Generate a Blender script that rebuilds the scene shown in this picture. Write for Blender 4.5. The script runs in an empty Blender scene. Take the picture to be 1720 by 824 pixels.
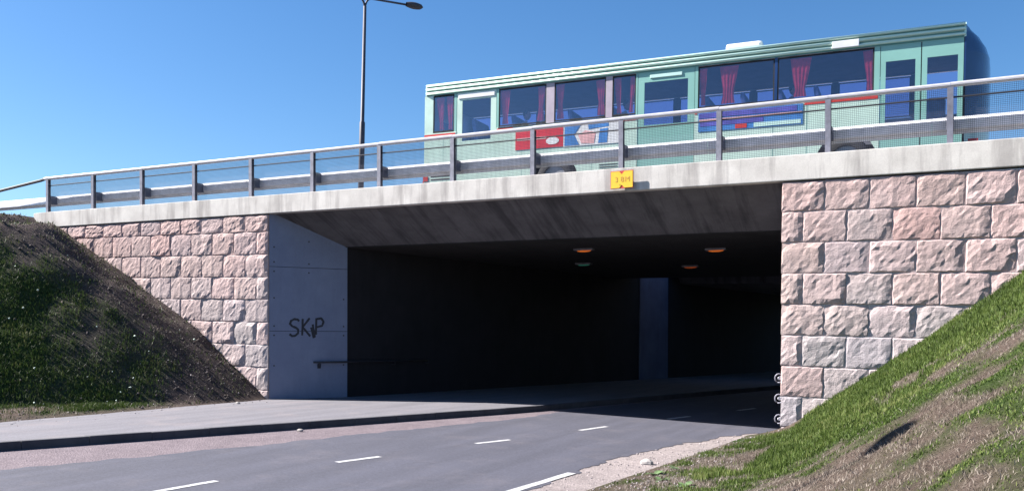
import bpy, bmesh, math, random
import numpy as np
from mathutils import Vector, Matrix

random.seed(7); rng = np.random.default_rng(7)
S = bpy.context.scene
COL = S.collection

# ------------------------------------------------------------------ camera
cam_d = bpy.data.cameras.new('camera'); cam = bpy.data.objects.new('camera', cam_d); COL.objects.link(cam)
yaw, pit, rol = -0.474, -0.0102, 0.003
fw = Vector((math.sin(yaw)*math.cos(pit), math.cos(yaw)*math.cos(pit), math.sin(pit)))
r0 = Vector((math.cos(yaw), -math.sin(yaw), 0)); u0 = r0.cross(fw)
rr = r0*math.cos(rol)+u0*math.sin(rol); uu = -r0*math.sin(rol)+u0*math.cos(rol)
M = Matrix(((rr.x, uu.x, -fw.x, 15.825), (rr.y, uu.y, -fw.y, -17.193), (rr.z, uu.z, -fw.z, 1.724), (0, 0, 0, 1)))
cam.matrix_world = M
cam_d.sensor_fit = 'HORIZONTAL'; cam_d.sensor_width = 36; cam_d.lens = 1478.3/1720*36
cam_d.shift_y = 169.2/1720; cam_d.clip_end = 6000; cam_d.clip_start = .1
S.camera = cam

# ------------------------------------------------------------------ sky, sun, exposure
SUN = Vector((1.17, 0.36, -1.0))                      # direction the light travels
elev = math.atan2(1.0, math.hypot(SUN.x, SUN.y)); azim = math.atan2(-SUN.x, -SUN.y)   # azimuth clockwise from +Y
w = bpy.data.worlds.new('World'); S.world = w; w.use_nodes = True
nt = w.node_tree; nt.nodes.clear()
sky = nt.nodes.new('ShaderNodeTexSky'); sky.sky_type = 'NISHITA'; sky.sun_disc = False
sky.sun_elevation = elev; sky.sun_rotation = azim
sky.air_density = 1.0; sky.dust_density = 0.4; sky.ozone_density = 4.0; sky.altitude = 100
bg = nt.nodes.new('ShaderNodeBackground'); bg.inputs[1].default_value = 0.056
wo = nt.nodes.new('ShaderNodeOutputWorld')
hs = nt.nodes.new('ShaderNodeHueSaturation'); hs.inputs['Saturation'].default_value = 1.22; hs.inputs['Hue'].default_value = .502; hs.inputs['Value'].default_value = .95
nt.links.new(sky.outputs[0], hs.inputs['Color']); nt.links.new(hs.outputs[0], bg.inputs[0]); nt.links.new(bg.outputs[0], wo.inputs[0])
sl = bpy.data.lights.new('sun', 'SUN'); sl.energy = 5.0; sl.angle = math.radians(.5); sl.color = (1.0, .95, .90)
so = bpy.data.objects.new('sun', sl); COL.objects.link(so); so.rotation_euler = SUN.to_track_quat('-Z', 'Y').to_euler()
so.location = (-20, -10, 30)
S.view_settings.view_transform = 'Standard'; S.view_settings.look = 'None'
S.view_settings.exposure = 1.65; S.view_settings.gamma = 1.0; S.view_settings.use_curve_mapping = False
S.render.filter_size = 1.9; S.cycles.max_bounces = 6; S.cycles.diffuse_bounces = 1; S.cycles.transparent_max_bounces = 24

# ------------------------------------------------------------------ materials
def new_mat(name):
    m = bpy.data.materials.new(name); m.use_nodes = True
    n = m.node_tree; b = n.nodes['Principled BSDF']
    return m, n, b
def N(n, t, **k):
    o = n.nodes.new(t)
    for a, v in k.items(): setattr(o, a, v)
    return o
def noise(n, vec, scale, detail=4, rough=.55):
    t = N(n, 'ShaderNodeTexNoise'); t.inputs['Scale'].default_value = scale; t.inputs['Detail'].default_value = detail
    t.inputs['Roughness'].default_value = rough
    if vec is not None: n.links.new(vec, t.inputs['Vector'])
    return t.outputs['Fac']
def ramp(n, fac, stops):
    r = N(n, 'ShaderNodeValToRGB'); e = r.color_ramp.elements
    while len(e) < len(stops): e.new(.5)
    for el, (p, c) in zip(e, stops): el.position = p; el.color = (*c, 1) if len(c) == 3 else c
    n.links.new(fac, r.inputs[0]); return r.outputs[0]
def mix(n, fac, a, b, mode='MIX'):
    m = N(n, 'ShaderNodeMix', data_type='RGBA', blend_type=mode)
    for i, v in ((0, fac), (6, a), (7, b)):
        if isinstance(v, (int, float)): m.inputs[i].default_value = v
        elif isinstance(v, tuple): m.inputs[i].default_value = (*v, 1)
        else: n.links.new(v, m.inputs[i])
    return m.outputs[2]
def bump(n, b, h, strength, dist):
    bp = N(n, 'ShaderNodeBump'); bp.inputs['Strength'].default_value = strength; bp.inputs['Distance'].default_value = dist
    n.links.new(h, bp.inputs['Height']); n.links.new(bp.outputs[0], b.inputs['Normal'])
def coords(n, kind='Object'):
    return N(n, 'ShaderNodeTexCoord').outputs[kind]
def wpos(n): return N(n, 'ShaderNodeNewGeometry').outputs['Position']
def scaled(n, vec, s):
    m = N(n, 'ShaderNodeMapping'); m.inputs['Scale'].default_value = s; n.links.new(vec, m.inputs['Vector']); return m.outputs[0]

def simple(name, col, rough=.6, metal=0, var=.12, scale=6, bmp=0, coat=0):
    m, n, b = new_mat(name)
    v = wpos(n); f = noise(n, v, scale, 5)
    lo = tuple(max(0, c*(1-var)) for c in col); hi = tuple(min(1, c*(1+var)) for c in col)
    n.links.new(ramp(n, f, [(.3, lo), (.7, hi)]), b.inputs['Base Color'])
    b.inputs['Roughness'].default_value = rough; b.inputs['Metallic'].default_value = metal
    if coat: b.inputs['Coat Weight'].default_value = coat; b.inputs['Coat Roughness'].default_value = .08
    if bmp: bump(n, b, noise(n, v, scale*8, 4), bmp, .01)
    return m

def mat_asphalt(name, c0, c1, dust=None, wear=.0):
    m, n, b = new_mat(name); v = wpos(n)
    big = noise(n, v, .6, 5); fine = noise(n, v, 90, 3, .8); st = noise(n, scaled(n, v, (1.6, .16, 1)), 1.6, 4)
    c = ramp(n, big, [(.3, c0), (.7, c1)])
    c = mix(n, .55, c, ramp(n, fine, [(.3, tuple(x*.55 for x in c0)), (.7, tuple(x*1.5 for x in c1))]))
    c = mix(n, .45, c, ramp(n, st, [(.35, tuple(x*.8 for x in c0)), (.65, tuple(x*1.35 for x in c1))]))
    c = mix(n, .35, c, ramp(n, noise(n, v, 24, 4, .8), [(.35, tuple(x*.6 for x in c0)), (.65, tuple(x*1.5 for x in c1))]))
    if dust:
        d = ramp(n, noise(n, v, 1.1, 6, .7), [(.52, (0, 0, 0)), (.72, (wear,)*3)])
        c = mix(n, d, c, dust)
    n.links.new(c, b.inputs['Base Color']); b.inputs['Roughness'].default_value = .85
    bump(n, b, fine, .5, .006)
    return m
def mat_gravel(name, cols):
    m, n, b = new_mat(name); v = wpos(n)
    vo = N(n, 'ShaderNodeTexVoronoi'); vo.inputs['Scale'].default_value = 38; n.links.new(v, vo.inputs['Vector'])
    sp = N(n, 'ShaderNodeSeparateColor'); n.links.new(vo.outputs['Color'], sp.inputs[0])
    c = ramp(n, sp.outputs[0], [(0, cols[0]), (.5, cols[1]), (1, cols[2])])
    c = mix(n, .45, c, ramp(n, noise(n, v, 1.7, 6, .7), [(.3, cols[0]), (.7, cols[2])]))
    n.links.new(c, b.inputs['Base Color']); b.inputs['Roughness'].default_value = .95
    bump(n, b, vo.outputs['Distance'], .8, .015)
    return m
def mat_stone():
    m, n, b = new_mat('rock_faced_granite'); v = wpos(n)
    oi = N(n, 'ShaderNodeObjectInfo').outputs['Random']
    base = ramp(n, oi, [(0, (.47, .33, .31)), (.2, (.39, .35, .345)), (.45, (.50, .385, .37)), (.62, (.45, .365, .34)), (.8, (.37, .335, .35)), (1, (.52, .43, .42))])
    sx = N(n, 'ShaderNodeSeparateXYZ'); n.links.new(v, sx.inputs[0])
    pink = N(n, 'ShaderNodeMapRange'); pink.inputs[1].default_value = 1.5; pink.inputs[2].default_value = 4.6
    pink.inputs[3].default_value = 0; pink.inputs[4].default_value = 1; n.links.new(sx.outputs[2], pink.inputs[0])
    pf = N(n, 'ShaderNodeMath', operation='MULTIPLY'); n.links.new(pink.outputs[0], pf.inputs[0]); n.links.new(noise(n, v, .55, 3), pf.inputs[1])
    c = mix(n, pf.outputs[0], base, (.47, .285, .25))
    g = noise(n, v, 60, 4, .75)
    c = mix(n, .4, c, ramp(n, g, [(.32, (.4, .4, .4)), (.5, (.95, .95, .95)), (.68, (1.15, 1.15, 1.15))]), 'MULTIPLY')
    med = noise(n, v, 9, 5, .65)
    c = mix(n, .45, c, ramp(n, med, [(.3, (.65, .62, .65)), (.55, (1.1, 1.1, 1.1))]), 'MULTIPLY')
    n.links.new(c, b.inputs['Base Color']); b.inputs['Roughness'].default_value = .85
    hs = N(n, 'ShaderNodeMath', operation='MULTIPLY_ADD'); n.links.new(noise(n, v, 16, 6, .7), hs.inputs[0]); hs.inputs[1].default_value = 1.0
    n.links.new(g, hs.inputs[2]); hs.inputs[1].default_value = 3.0
    bump(n, b, hs.outputs[0], .7, .008)
    return m
def mat_concrete(name, lo, hi, streaks=.5, sdir=(3.0, 3.0, .25), dark=(.5, .48, .5), spots=0):
    m, n, b = new_mat(name); v = wpos(n)
    c = ramp(n, noise(n, v, 1.3, 6, .65), [(.3, lo), (.7, hi)])
    st = noise(n, scaled(n, v, sdir), 1.5, 5, .65)
    c = mix(n, streaks, c, ramp(n, st, [(.36, dark), (.52, (1, 1, 1))]), 'MULTIPLY')
    c = mix(n, .3, c, ramp(n, noise(n, v, 55, 3, .7), [(.3, (.6, .6, .6)), (.6, (1, 1, 1))]), 'MULTIPLY')
    n.links.new(c, b.inputs['Base Color']); b.inputs['Roughness'].default_value = .9
    bump(n, b, noise(n, v, 30, 5, .7), .3, .006)
    return m
def mat_ground():
    m, n, b = new_mat('turf_and_soil'); v = wpos(n)
    at = N(n, 'ShaderNodeAttribute'); at.attribute_name = 'cover'
    sp = N(n, 'ShaderNodeSeparateColor'); n.links.new(at.outputs['Color'], sp.inputs[0])
    soil = ramp(n, noise(n, v, 7, 6, .75), [(.28, (.035, .025, .02)), (.5, (.11, .08, .064)), (.72, (.22, .175, .15))])
    soil = mix(n, .5, soil, ramp(n, noise(n, v, 45, 4, .8), [(.3, (.03, .022, .018)), (.5, (.10, .075, .062)), (.7, (.26, .21, .185))]))
    grass = ramp(n, noise(n, v, 12, 5, .7), [(.3, (.016, .03, .008)), (.6, (.045, .075, .018)), (.8, (.09, .11, .03))])
    dirt = mix(n, sp.outputs[1], soil, ramp(n, noise(n, v, 22, 6, .75), [(.3, (.022, .017, .017)), (.7, (.125, .098, .095))]))
    c = mix(n, sp.outputs[0], dirt, grass)
    n.links.new(c, b.inputs['Base Color']); b.inputs['Roughness'].default_value = 1
    b.inputs['Specular IOR Level'].default_value = .1
    bump(n, b, noise(n, v, 26, 6, .8), 1.0, .05)
    return m
def mat_blade(name, a, bcol, tip):
    m, n, b = new_mat(name)
    at = N(n, 'ShaderNodeAttribute'); at.attribute_name = 'tint'
    sp = N(n, 'ShaderNodeSeparateColor'); n.links.new(at.outputs['Color'], sp.inputs[0])
    c = ramp(n, sp.outputs[0], [(0, a), (.55, bcol), (1, tip)])
    n.links.new(c, b.inputs['Base Color']); b.inputs['Roughness'].default_value = .6
    b.inputs['Specular IOR Level'].default_value = .25
    tr = N(n, 'ShaderNodeBsdfTranslucent'); n.links.new(c, tr.inputs[0])
    ms = N(n, 'ShaderNodeMixShader'); ms.inputs[0].default_value = .25
    n.links.new(b.outputs[0], ms.inputs[1]); n.links.new(tr.outputs[0], ms.inputs[2])
    n.links.new(ms.outputs[0], n.nodes['Material Output'].inputs[0])
    return m
def mat_glass(name, tint, fac=.16):
    m, n, b = new_mat(name); n.nodes.remove(b)
    tr = N(n, 'ShaderNodeBsdfTransparent'); tr.inputs[0].default_value = (*tint, 1)
    gl = N(n, 'ShaderNodeBsdfGlossy'); gl.inputs['Roughness'].default_value = .04; gl.inputs[0].default_value = (.9, .95, 1, 1)
    lw = N(n, 'ShaderNodeLayerWeight'); lw.inputs[0].default_value = .35
    mr = N(n, 'ShaderNodeMapRange'); mr.inputs[3].default_value = fac*.6; mr.inputs[4].default_value = min(1, fac*4); n.links.new(lw.outputs['Facing'], mr.inputs[0])
    ms = N(n, 'ShaderNodeMixShader'); n.links.new(mr.outputs[0], ms.inputs[0]); n.links.new(tr.outputs[0], ms.inputs[1]); n.links.new(gl.outputs[0], ms.inputs[2])
    n.links.new(ms.outputs[0], n.nodes['Material Output'].inputs[0]); return m
def mat_emit(name, col, st):
    m, n, b = new_mat(name); b.inputs['Base Color'].default_value = (*col, 1)
    b.inputs['Emission Color'].default_value = (*col, 1); b.inputs['Emission Strength'].default_value = st
    return m

MT = dict(
    asphalt=mat_asphalt('asphalt', (.044, .045, .062), (.062, .063, .086), (.15, .13, .14), .25),
    upasphalt=mat_asphalt('upper_asphalt', (.05, .05, .055), (.07, .07, .075)),
    walk=mat_asphalt('sidewalk_asphalt', (.105, .102, .118), (.14, .135, .152), (.22, .185, .185), .5),
    gravel=mat_gravel('pink_grit', ((.08, .062, .075), (.135, .105, .118), (.20, .16, .175))),
    gravel2=mat_gravel('pale_grit', ((.12, .10, .10), (.22, .185, .175), (.34, .29, .28))),
    kerb=mat_concrete('kerb_granite', (.05, .05, .06), (.09, .088, .10), .3),
    stone=mat_stone(),
    mortar=simple('lime_mortar', (.66, .62, .62), .95, 0, .15, 12, .3),
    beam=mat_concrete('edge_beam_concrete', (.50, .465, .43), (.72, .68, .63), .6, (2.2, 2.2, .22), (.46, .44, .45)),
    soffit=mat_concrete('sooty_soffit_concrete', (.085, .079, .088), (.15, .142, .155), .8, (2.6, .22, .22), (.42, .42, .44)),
    panel=mat_concrete('abutment_concrete', (.175, .20, .29), (.215, .245, .34), .2, (2, 2, .3), (.7, .7, .7)),  # blue cast of the shaded face is put into the base colour
    inner=mat_concrete('shade_dark_wall_concrete', (.010, .010, .014), (.018, .017, .024), .4, (2, 2, .3), (.5, .5, .5)),  # near-black base: gloom of the passage is put into the colour
    gapw=mat_concrete('daylit_wall_concrete', (.10, .115, .19), (.14, .16, .25), .3, (2, 2, .3), (.6, .6, .6)),  # paler than the inner wall; gap daylight is put into the colour
    soffit_shade=mat_concrete('shade_black_soffit_concrete', (.016, .015, .017), (.03, .028, .03), .5, (2.6, .22, .22), (.5, .5, .5)),  # near-black base stands in for shade under the deck
    darksteel=simple('dark_painted_steel', (.018, .018, .026), .6, .0, .2, 5),
    galv=simple('galvanised_steel', (.78, .77, .80), .5, .0, .15, 5),
    galvdark=simple('weathered_steel_post', (.19, .19, .23), .55, .3, .25, 8),
    rail=simple('bright_rail_steel', (.43, .42, .46), .45, .0, .12, 3),
    mesh=simple('mesh_wire', (.06, .065, .10), .6, .0, .1, 5),
    lamp=simple('lamp_pole_paint', (.045, .045, .065), .6, .0, .2, 4),
    yellow=simple('sign_yellow', (.86, .52, .03), .5, 0, .05, 6),
    red=simple('sign_red', (.55, .05, .03), .5, 0, .08, 6),
    faint=simple('sign_faded_print', (.62, .33, .05), .6, 0, .1, 9),
    graf=simple('spray_paint', (.02, .02, .03), .6, 0, .2, 12),
    hole=simple('tie_hole_dark', (.05, .05, .055), .9, 0, .2, 12),
    busgreen=simple('bus_paint_pale_green', (.56, .73, .62), .35, 0, .10, 2.5, 0, .5),
    busgreen2=simple('bus_door_green', (.24, .47, .41), .4, 0, .06, 1.5, 0, .3),
    busroof=simple('bus_roof_rail_green', (.64, .86, .75), .25, .15, .05, 1.5, 0, .6),
    busrib=simple('bus_rib_shadow_green', (.10, .28, .25), .5, 0, .08, 2),
    navy=simple('bus_front_mask', (.015, .04, .13), .2, 0, .2, 2, 0, .6),
    rubber=simple('rubber', (.018, .018, .02), .8, 0, .25, 9),
    rim=simple('wheel_rim', (.35, .35, .36), .45, .4, .1, 9),
    curtain=simple('red_curtain', (.78, .05, .07), .9, 0, .25, 9),
    seat=simple('blue_seat_fabric', (.15, .25, .44), .9, 0, .25, 14),
    inter=simple('bus_interior_grey', (.13, .13, .16), .8, 0, .15, 4),
    pillar=simple('bus_pillar_trim', (.42, .36, .42), .6, 0, .1, 5),
    redstripe=simple('bus_red_stripe', (.62, .05, .04), .4, 0, .08, 3),
    white=simple('white_paint', (.75, .75, .76), .5, 0, .06, 5),
    roadwhite=simple('road_paint', (.40, .40, .41), .7, 0, .35, 24),
    adred=simple('advert_red', (.62, .035, .06), .4, 0, .2, 2.5),
    adblue=simple('advert_blue', (.06, .22, .55), .4, 0, .25, 2.5),
    adpink=simple('advert_pink', (.75, .42, .42), .4, 0, .25, 3),
    adpurple=simple('advert_violet_blue', (.10, .10, .42), .4, 0, .3, 3),
    glass=mat_glass('bus_window_glass', (.84, .80, .92), .14),
    light_or=mat_emit('sodium_lamp', (1.0, .22, .03), .09),
    light_gr=mat_emit('greenish_lamp', (.1, .6, .4), .008),
    light_dim=mat_emit('dim_sodium_lamp', (1.0, .18, .03), .03),
    redlamp=simple('red_lens', (.5, .03, .02), .25, 0, .1, 9),
    ground=mat_ground(),
    clod=simple('dark_soil', (.075, .06, .056), .95, 0, .5, 14),
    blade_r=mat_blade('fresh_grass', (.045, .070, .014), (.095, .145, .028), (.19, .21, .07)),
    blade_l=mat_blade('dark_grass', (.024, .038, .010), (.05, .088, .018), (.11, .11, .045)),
    dry=mat_blade('dry_grass', (.14, .115, .09), (.25, .21, .17), (.36, .31, .27)),
    weed=simple('weed_leaf', (.09, .15, .055), .6, 0, .3, 20),
    flower=simple('pale_flower', (.5, .58, .5), .8, 0, .1, 20),
    pebble=simple('pebble_grey', (.27, .235, .235), .9, 0, .4, 30),
    rock=mat_concrete('field_stone', (.25, .23, .22), (.4, .37, .35), .2),
    skin=simple('skin', (.52, .33, .25), .6, 0, .08, 12),
    hair=simple('hair', (.06, .045, .035), .8, 0, .2, 20),
    cloth=simple('pale_jacket', (.75, .68, .6), .9, 0, .12, 12),
    cloth2=simple('grey_jacket', (.6, .56, .55), .9, 0, .12, 12),
)

# ------------------------------------------------------------------ mesh helper
class MB:
    def __init__(s): s.v = []; s.f = []
    def quad(s, a, b, c, d):
        i = len(s.v); s.v += [tuple(a), tuple(b), tuple(c), tuple(d)]; s.f.append((i, i+1, i+2, i+3)); return s
    def hexa(s, p):                       # 8 corners: bottom 4 ccw, top 4 ccw
        i = len(s.v); s.v += [tuple(q) for q in p]
        s.f += [(i+3, i+2, i+1, i), (i+4, i+5, i+6, i+7), (i, i+1, i+5, i+4), (i+1, i+2, i+6, i+5), (i+2, i+3, i+7, i+6), (i+3, i, i+4, i+7)]; return s
    def box(s, x0, x1, y0, y1, z0, z1):
        return s.hexa([(x0, y0, z0), (x1, y0, z0), (x1, y1, z0), (x0, y1, z0), (x0, y0, z1), (x1, y0, z1), (x1, y1, z1), (x0, y1, z1)])
    def sbox(s, x0, x1, y0, y1, fz0, fz1):  # box whose bottom / top heights follow functions of x (and y)
        g = lambda f, x, y: f(x, y) if callable(f) else f
        return s.hexa([(x, y, g(fz0, x, y)) for x, y in ((x0, y0), (x1, y0), (x1, y1), (x0, y1))] + [(x, y, g(fz1, x, y)) for x, y in ((x0, y0), (x1, y0), (x1, y1), (x0, y1))])
    def tube(s, path, r, n=8, cap=True):
        P = [Vector(q) for q in path]; R = r if isinstance(r, (list, tuple)) else [r]*len(P)
        b = len(s.v); up = None
        for i, p in enumerate(P):
            t = (P[min(i+1, len(P)-1)]-P[max(i-1, 0)]).normalized()
            if up is None:
                up = Vector((0, 0, 1)) if abs(t.z) < .9 else Vector((1, 0, 0))
            a = t.cross(up).normalized(); up = a.cross(t).normalized()
            for k in range(n):
                q = 2*math.pi*(k+.5)/n; s.v.append(tuple(p+(a*math.cos(q)+up*math.sin(q))*R[i]))
        for i in range(len(P)-1):
            for k in range(n):
                k2 = (k+1) % n; s.f.append((b+i*n+k, b+i*n+k2, b+(i+1)*n+k2, b+(i+1)*n+k))
        if cap:
            s.f.append(tuple(b+k for k in range(n))[::-1]); e = b+(len(P)-1)*n; s.f.append(tuple(e+k for k in range(n)))
        return s
    def sweep(s, prof, path, closed=False):  # prof: list of (y,z) offsets, path along x as list of (x,y,z)
        b = len(s.v); n = len(prof)
        for (x, y, z) in path:
            for (py, pz) in prof: s.v.append((x, y+py, z+pz))
        for i in range(len(path)-1):
            for k in range(n if closed else n-1):
                k2 = (k+1) % n; s.f.append((b+i*n+k, b+i*n+k2, b+(i+1)*n+k2, b+(i+1)*n+k))
        if closed:
            s.f.append(tuple(b+k for k in range(n))); e = b+(len(path)-1)*n; s.f.append(tuple(e+k for k in range(n))[::-1])
        return s
    def prism(s, poly, f0, f1):            # poly (a,b) pairs mapped by f0 / f1 to 3D; concave allowed
        b = len(s.v); n = len(poly); s.v += [tuple(f0(*q)) for q in poly]+[tuple(f1(*q)) for q in poly]
        s.f.append(tuple(range(b, b+n))); s.f.append(tuple(range(b+2*n-1, b+n-1, -1)))
        for k in range(n):
            k2 = (k+1) % n; s.f.append((b+k2, b+k, b+n+k, b+n+k2))
        return s
    def grid(s, P):                        # rows of points
        b = len(s.v); h = len(P); wd = len(P[0])
        for row in P: s.v += [tuple(q) for q in row]
        for j in range(h-1):
            for i in range(wd-1): s.f.append((b+j*wd+i, b+j*wd+i+1, b+(j+1)*wd+i+1, b+(j+1)*wd+i))
        return s
    def ellipsoid(s, c, r, nu=10, nv=7):
        rows = []
        for j in range(nv+1):
            t = math.pi*j/nv
            rows.append([(c[0]+r[0]*math.sin(t)*math.cos(2*math.pi*i/nu), c[1]+r[1]*math.sin(t)*math.sin(2*math.pi*i/nu), c[2]-r[2]*math.cos(t)) for i in range(nu+1)])
        return s.grid(rows)
    def disc(s, c, axis, r, h, n=12):
        c = Vector(c); a = Vector(axis).normalized()
        return s.tube([c, c+a*h], r, n)
    def build(s, name, mat, parent=None, smooth=False, bevel=0, fix=True):
        me = bpy.data.meshes.new(name)
        off = Vector((0, 0, 0))
        if parent is not None and parent.get('_w'): off = Vector(parent['_w'])
        v = [(a-off.x, b-off.y, c-off.z) for a, b, c in s.v]
        me.from_pydata(v, [], s.f)
        if fix:
            bm = bmesh.new(); bm.from_mesh(me); bmesh.ops.remove_doubles(bm, verts=bm.verts, dist=1e-5)
            bmesh.ops.recalc_face_normals(bm, faces=bm.faces)
            if bevel:
                bmesh.ops.bevel(bm, geom=[e for e in bm.edges if e.is_manifold and e.calc_face_angle(0) > .5], offset=bevel, segments=2, affect='EDGES', profile=.6)
            bm.to_mesh(me); bm.free()
        if mat is not None: me.materials.append(MT[mat] if isinstance(mat, str) else mat)
        if smooth:
            for p in me.polygons: p.use_smooth = True
        return link(name, me, parent)
def link(name, data, parent=None):
    o = bpy.data.objects.new(name, data); COL.objects.link(o)
    if parent is not None:
        o.parent = parent
        if parent.get('_w') and data is not None and o.type == 'MESH': o['_w'] = list(parent['_w'])
    return o
ROOTS = []
def thing(name, label, cat, loc=(0, 0, 0), group=None, world=True):
    o = bpy.data.objects.new(name, None); COL.objects.link(o); o.empty_display_size = .2
    o.location = loc; o['label'] = label; o['category'] = cat
    if group: o['group'] = group
    if world: o['_w'] = list(loc)
    return o
def tag(o, label, cat, group=None):
    o['label'] = label; o['category'] = cat
    if group: o['group'] = group
    return o
def kind(o, k): o['kind'] = k; return o

# ------------------------------------------------------------------ layout functions (metres; wall plane y = 0, x along the bridge)
C_H, B_W, ZC, GC = .58, .7755, 4.985, -.0235          # stone course height, stone width, top of the courses, their fall
W_OPEN = 12.746
zb = lambda X: 4.86-.0135*X                             # underside of the edge beam
zt = lambda X: 5.325-.0125*X                            # top of the edge beam
zu = lambda X: zt(X)-.16                                # upper road surface
YD = 14.6                                               # depth of the near deck
SK = math.tan(math.radians(15))                         # the passage runs 15 degrees to the right
zs = lambda X, Y: zb(X)-.73-.01*max(0, Y-1.67)
def lwall(Y): return 1.19+(Y-1.67)*SK
def lface(Y): return np.where(np.asarray(Y) < 1.67, .7126*np.asarray(Y)-.1, lwall(np.asarray(Y)))
def rwall(Y): return W_OPEN+Y*SK
def smooth01(t): t = np.clip(t, 0, 1); return t*t*(3-2*t)
def Xk(Y):
    Y = np.asarray(Y, float)
    return np.where(Y > 1, 6.84+.28*(Y-1), np.where(Y < -10, 2.55+.18*(Y+10), 6.45+.39*Y))
BANK = .032
def zroad(X, Y): return -BANK*np.maximum(0, np.minimum(X-Xk(Y), 9.5))
def vnoise(X, Y, s, seed=0):
    X = np.asarray(X, float)*s+seed*17.3; Y = np.asarray(Y, float)*s+seed*9.1
    xi = np.floor(X).astype(int); yi = np.floor(Y).astype(int); fx = X-xi; fy = Y-yi
    fx = fx*fx*(3-2*fx); fy = fy*fy*(3-2*fy)
    def h(a, b):
        q = (a*374761393+b*668265263+seed*1442695) & 0x7fffffff
        q = ((q ^ (q >> 13))*1274126177) & 0x7fffffff
        return (q & 0xffff)/65535.
    return (h(xi, yi)*(1-fx)+h(xi+1, yi)*fx)*(1-fy)+(h(xi, yi+1)*(1-fx)+h(xi+1, yi+1)*fx)*fy
def fbm(X, Y, s, seed=0): return .5*vnoise(X, Y, s, seed)+.3*vnoise(X, Y, s*2.1, seed+1)+.2*vnoise(X, Y, s*4.3, seed+2)
def hill_left(X, Y):
    X = np.asarray(X, float); Y = np.minimum(np.asarray(Y, float), 0)
    foot = -.05-2.3*smooth01((-Y-1.2)/5.5)
    d = np.maximum(0, foot-X)
    z = np.where(d < 3.1, .68*d, 2.108+.52*(d-3.1))
    z = z*(1-smooth01(-Y/2.6))+.79*d*smooth01(-Y/2.6)
    cap = 4.70+.48*smooth01((-X-8.9)/.9)-.09*np.maximum(0, -Y)
    cap = np.maximum(cap, 1.5)
    z = np.minimum(z, cap-.5*np.exp(-np.abs(cap-z)*2.0)*0)
    z = z+(fbm(X, Y, 1.3, 3)-.5)*.22*np.clip(d/1.5, 0, 1)*np.where(np.abs(Y) < .05, .5, 1)
    return z+.085+.07*np.clip((.25-X)/.6, 0, 1)+.07*np.clip(-X/2, 0, 1)+(fbm(X, Y, 1.7, 5)-.5)*.12*np.clip(-X+.3, 0, .6)
def hill_right(X, Y):
    X = np.asarray(X, float); Y = np.minimum(np.asarray(Y, float), 0)
    xf = np.interp(-Y, [0, 3, 7, 10, 16, 40], [12.72, 13.25, 13.98, 14.9, 17.3, 22])
    d = X-xf; sl = np.interp(-Y, [0, 7, 14], [.635, .52, .45])
    z = sl*np.logaddexp(0, d*4)/4
    z = np.minimum(z, np.interp(-Y, [0, 12, 30], [4.6, 3.2, 2.2]))
    z = z+(fbm(X, Y, 1.1, 8)-.5)*.2*np.clip((d+1)/2, 0, 1)
    return z-.27+.10*np.clip(X-11.3, 0, 6)
def terrain(X, Y):
    X = np.asarray(X, float); Y = np.asarray(Y, float)
    low = zroad(X, Y)-.07
    front_l = hill_left(X, Y); front_r = hill_right(X, Y)
    xs = np.where(Y <= 0, Xk(Y)-.6, 0)
    z = np.where(X < 3-.0*X, np.maximum(np.where(X < np.minimum(Xk(Y)-1.0, 1.2), front_l, -.05), -.05), low)
    z = np.where(X > 11.0, np.maximum(low, front_r), z)
    z = np.where((X > 1.2) & (X < Xk(Y)+.4), -.08, z)
    # behind the faces: earth under the deck, embankment outside it
    inside_l = X < lface(np.maximum(Y, 0))-.55; inside_r = X > rwall(np.maximum(Y, 0))+.55
    back = Y > .3
    top = 5.165-.0125*X-.06
    under = np.where((X > -8.9) & (X < 23), 3.6, top)
    far = np.where(Y > 32, np.maximum(top-(Y-32)*.5, -.1), under)
    z = np.where(back & (inside_l | inside_r), far, np.where(back, low, z))
    # everything fades to level ground far away
    R = np.hypot(X-5, Y+2); k = smooth01((R-60)/60)
    return z*(1-k)+(-.4)*k

# ------------------------------------------------------------------ ground sheet
def axis(fine, far):
    a = set(np.round(fine, 3).tolist())
    for q in far: a.add(q); a.add(-q)
    return np.array(sorted(a))
gx = axis(np.concatenate([np.arange(-14, 0.6, .2), np.arange(.6, 10.8, .5), np.arange(10.8, 20, .16), np.arange(20, 44, .8), np.arange(-44, -14, 1.0)]), [55, 70, 90, 130, 200, 400, 900, 2500])
gy = axis(np.concatenate([np.arange(-18, 0.01, .2), [.3, .32, .6], np.arange(1, 48, .6), np.arange(-44, -18, 1.0)]), [55, 70, 90, 130, 200, 400, 900, 2500])
GX, GY = np.meshgrid(gx, gy); GZ = terrain(GX, GY)
def cover(X, Y):
    """green cover, dark-dirt share"""
    n1 = fbm(X, Y, .9, 21); n2 = fbm(X, Y, 2.6, 22)
    r_line = Y-(-6.8+(X-14)*.9)
    gr = np.clip(.5+.28*np.maximum(r_line, -1.1)+(n1-.5)*2.0+(n2-.5)*3.0, 0, 1)
    gr = np.where(X < 13.2, np.clip(.45+(n1-.5)*2.0+(n2-.5)*1.6, 0, 1), gr)
    edge = np.clip((Y+3.9)/2.4, 0, 1)+np.clip((-X-4.0)/2.0, 0, 1)*.85
    gl = np.clip(.75-edge*.75+(n1-.5)*1.5+(n2-.5)*.8, 0, 1)
    strip = np.clip(1.3-np.abs(X+1.2)/.9, 0, 1)*np.clip((-Y-4.2)/1.5, 0, 1)
    gl = np.clip(gl-strip*.9, 0, 1); gl = np.where(X > -.35, gl*.25, gl)
    left = X < 4
    return np.where(left, gl, gr), np.where(left, np.clip(.95-strip*1.1-np.clip(X+.5, 0, 1), 0, 1), .0)
me = bpy.data.meshes.new('ground')
H, Wd = GX.shape
V = np.stack([GX, GY, GZ], -1).reshape(-1, 3)
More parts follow.
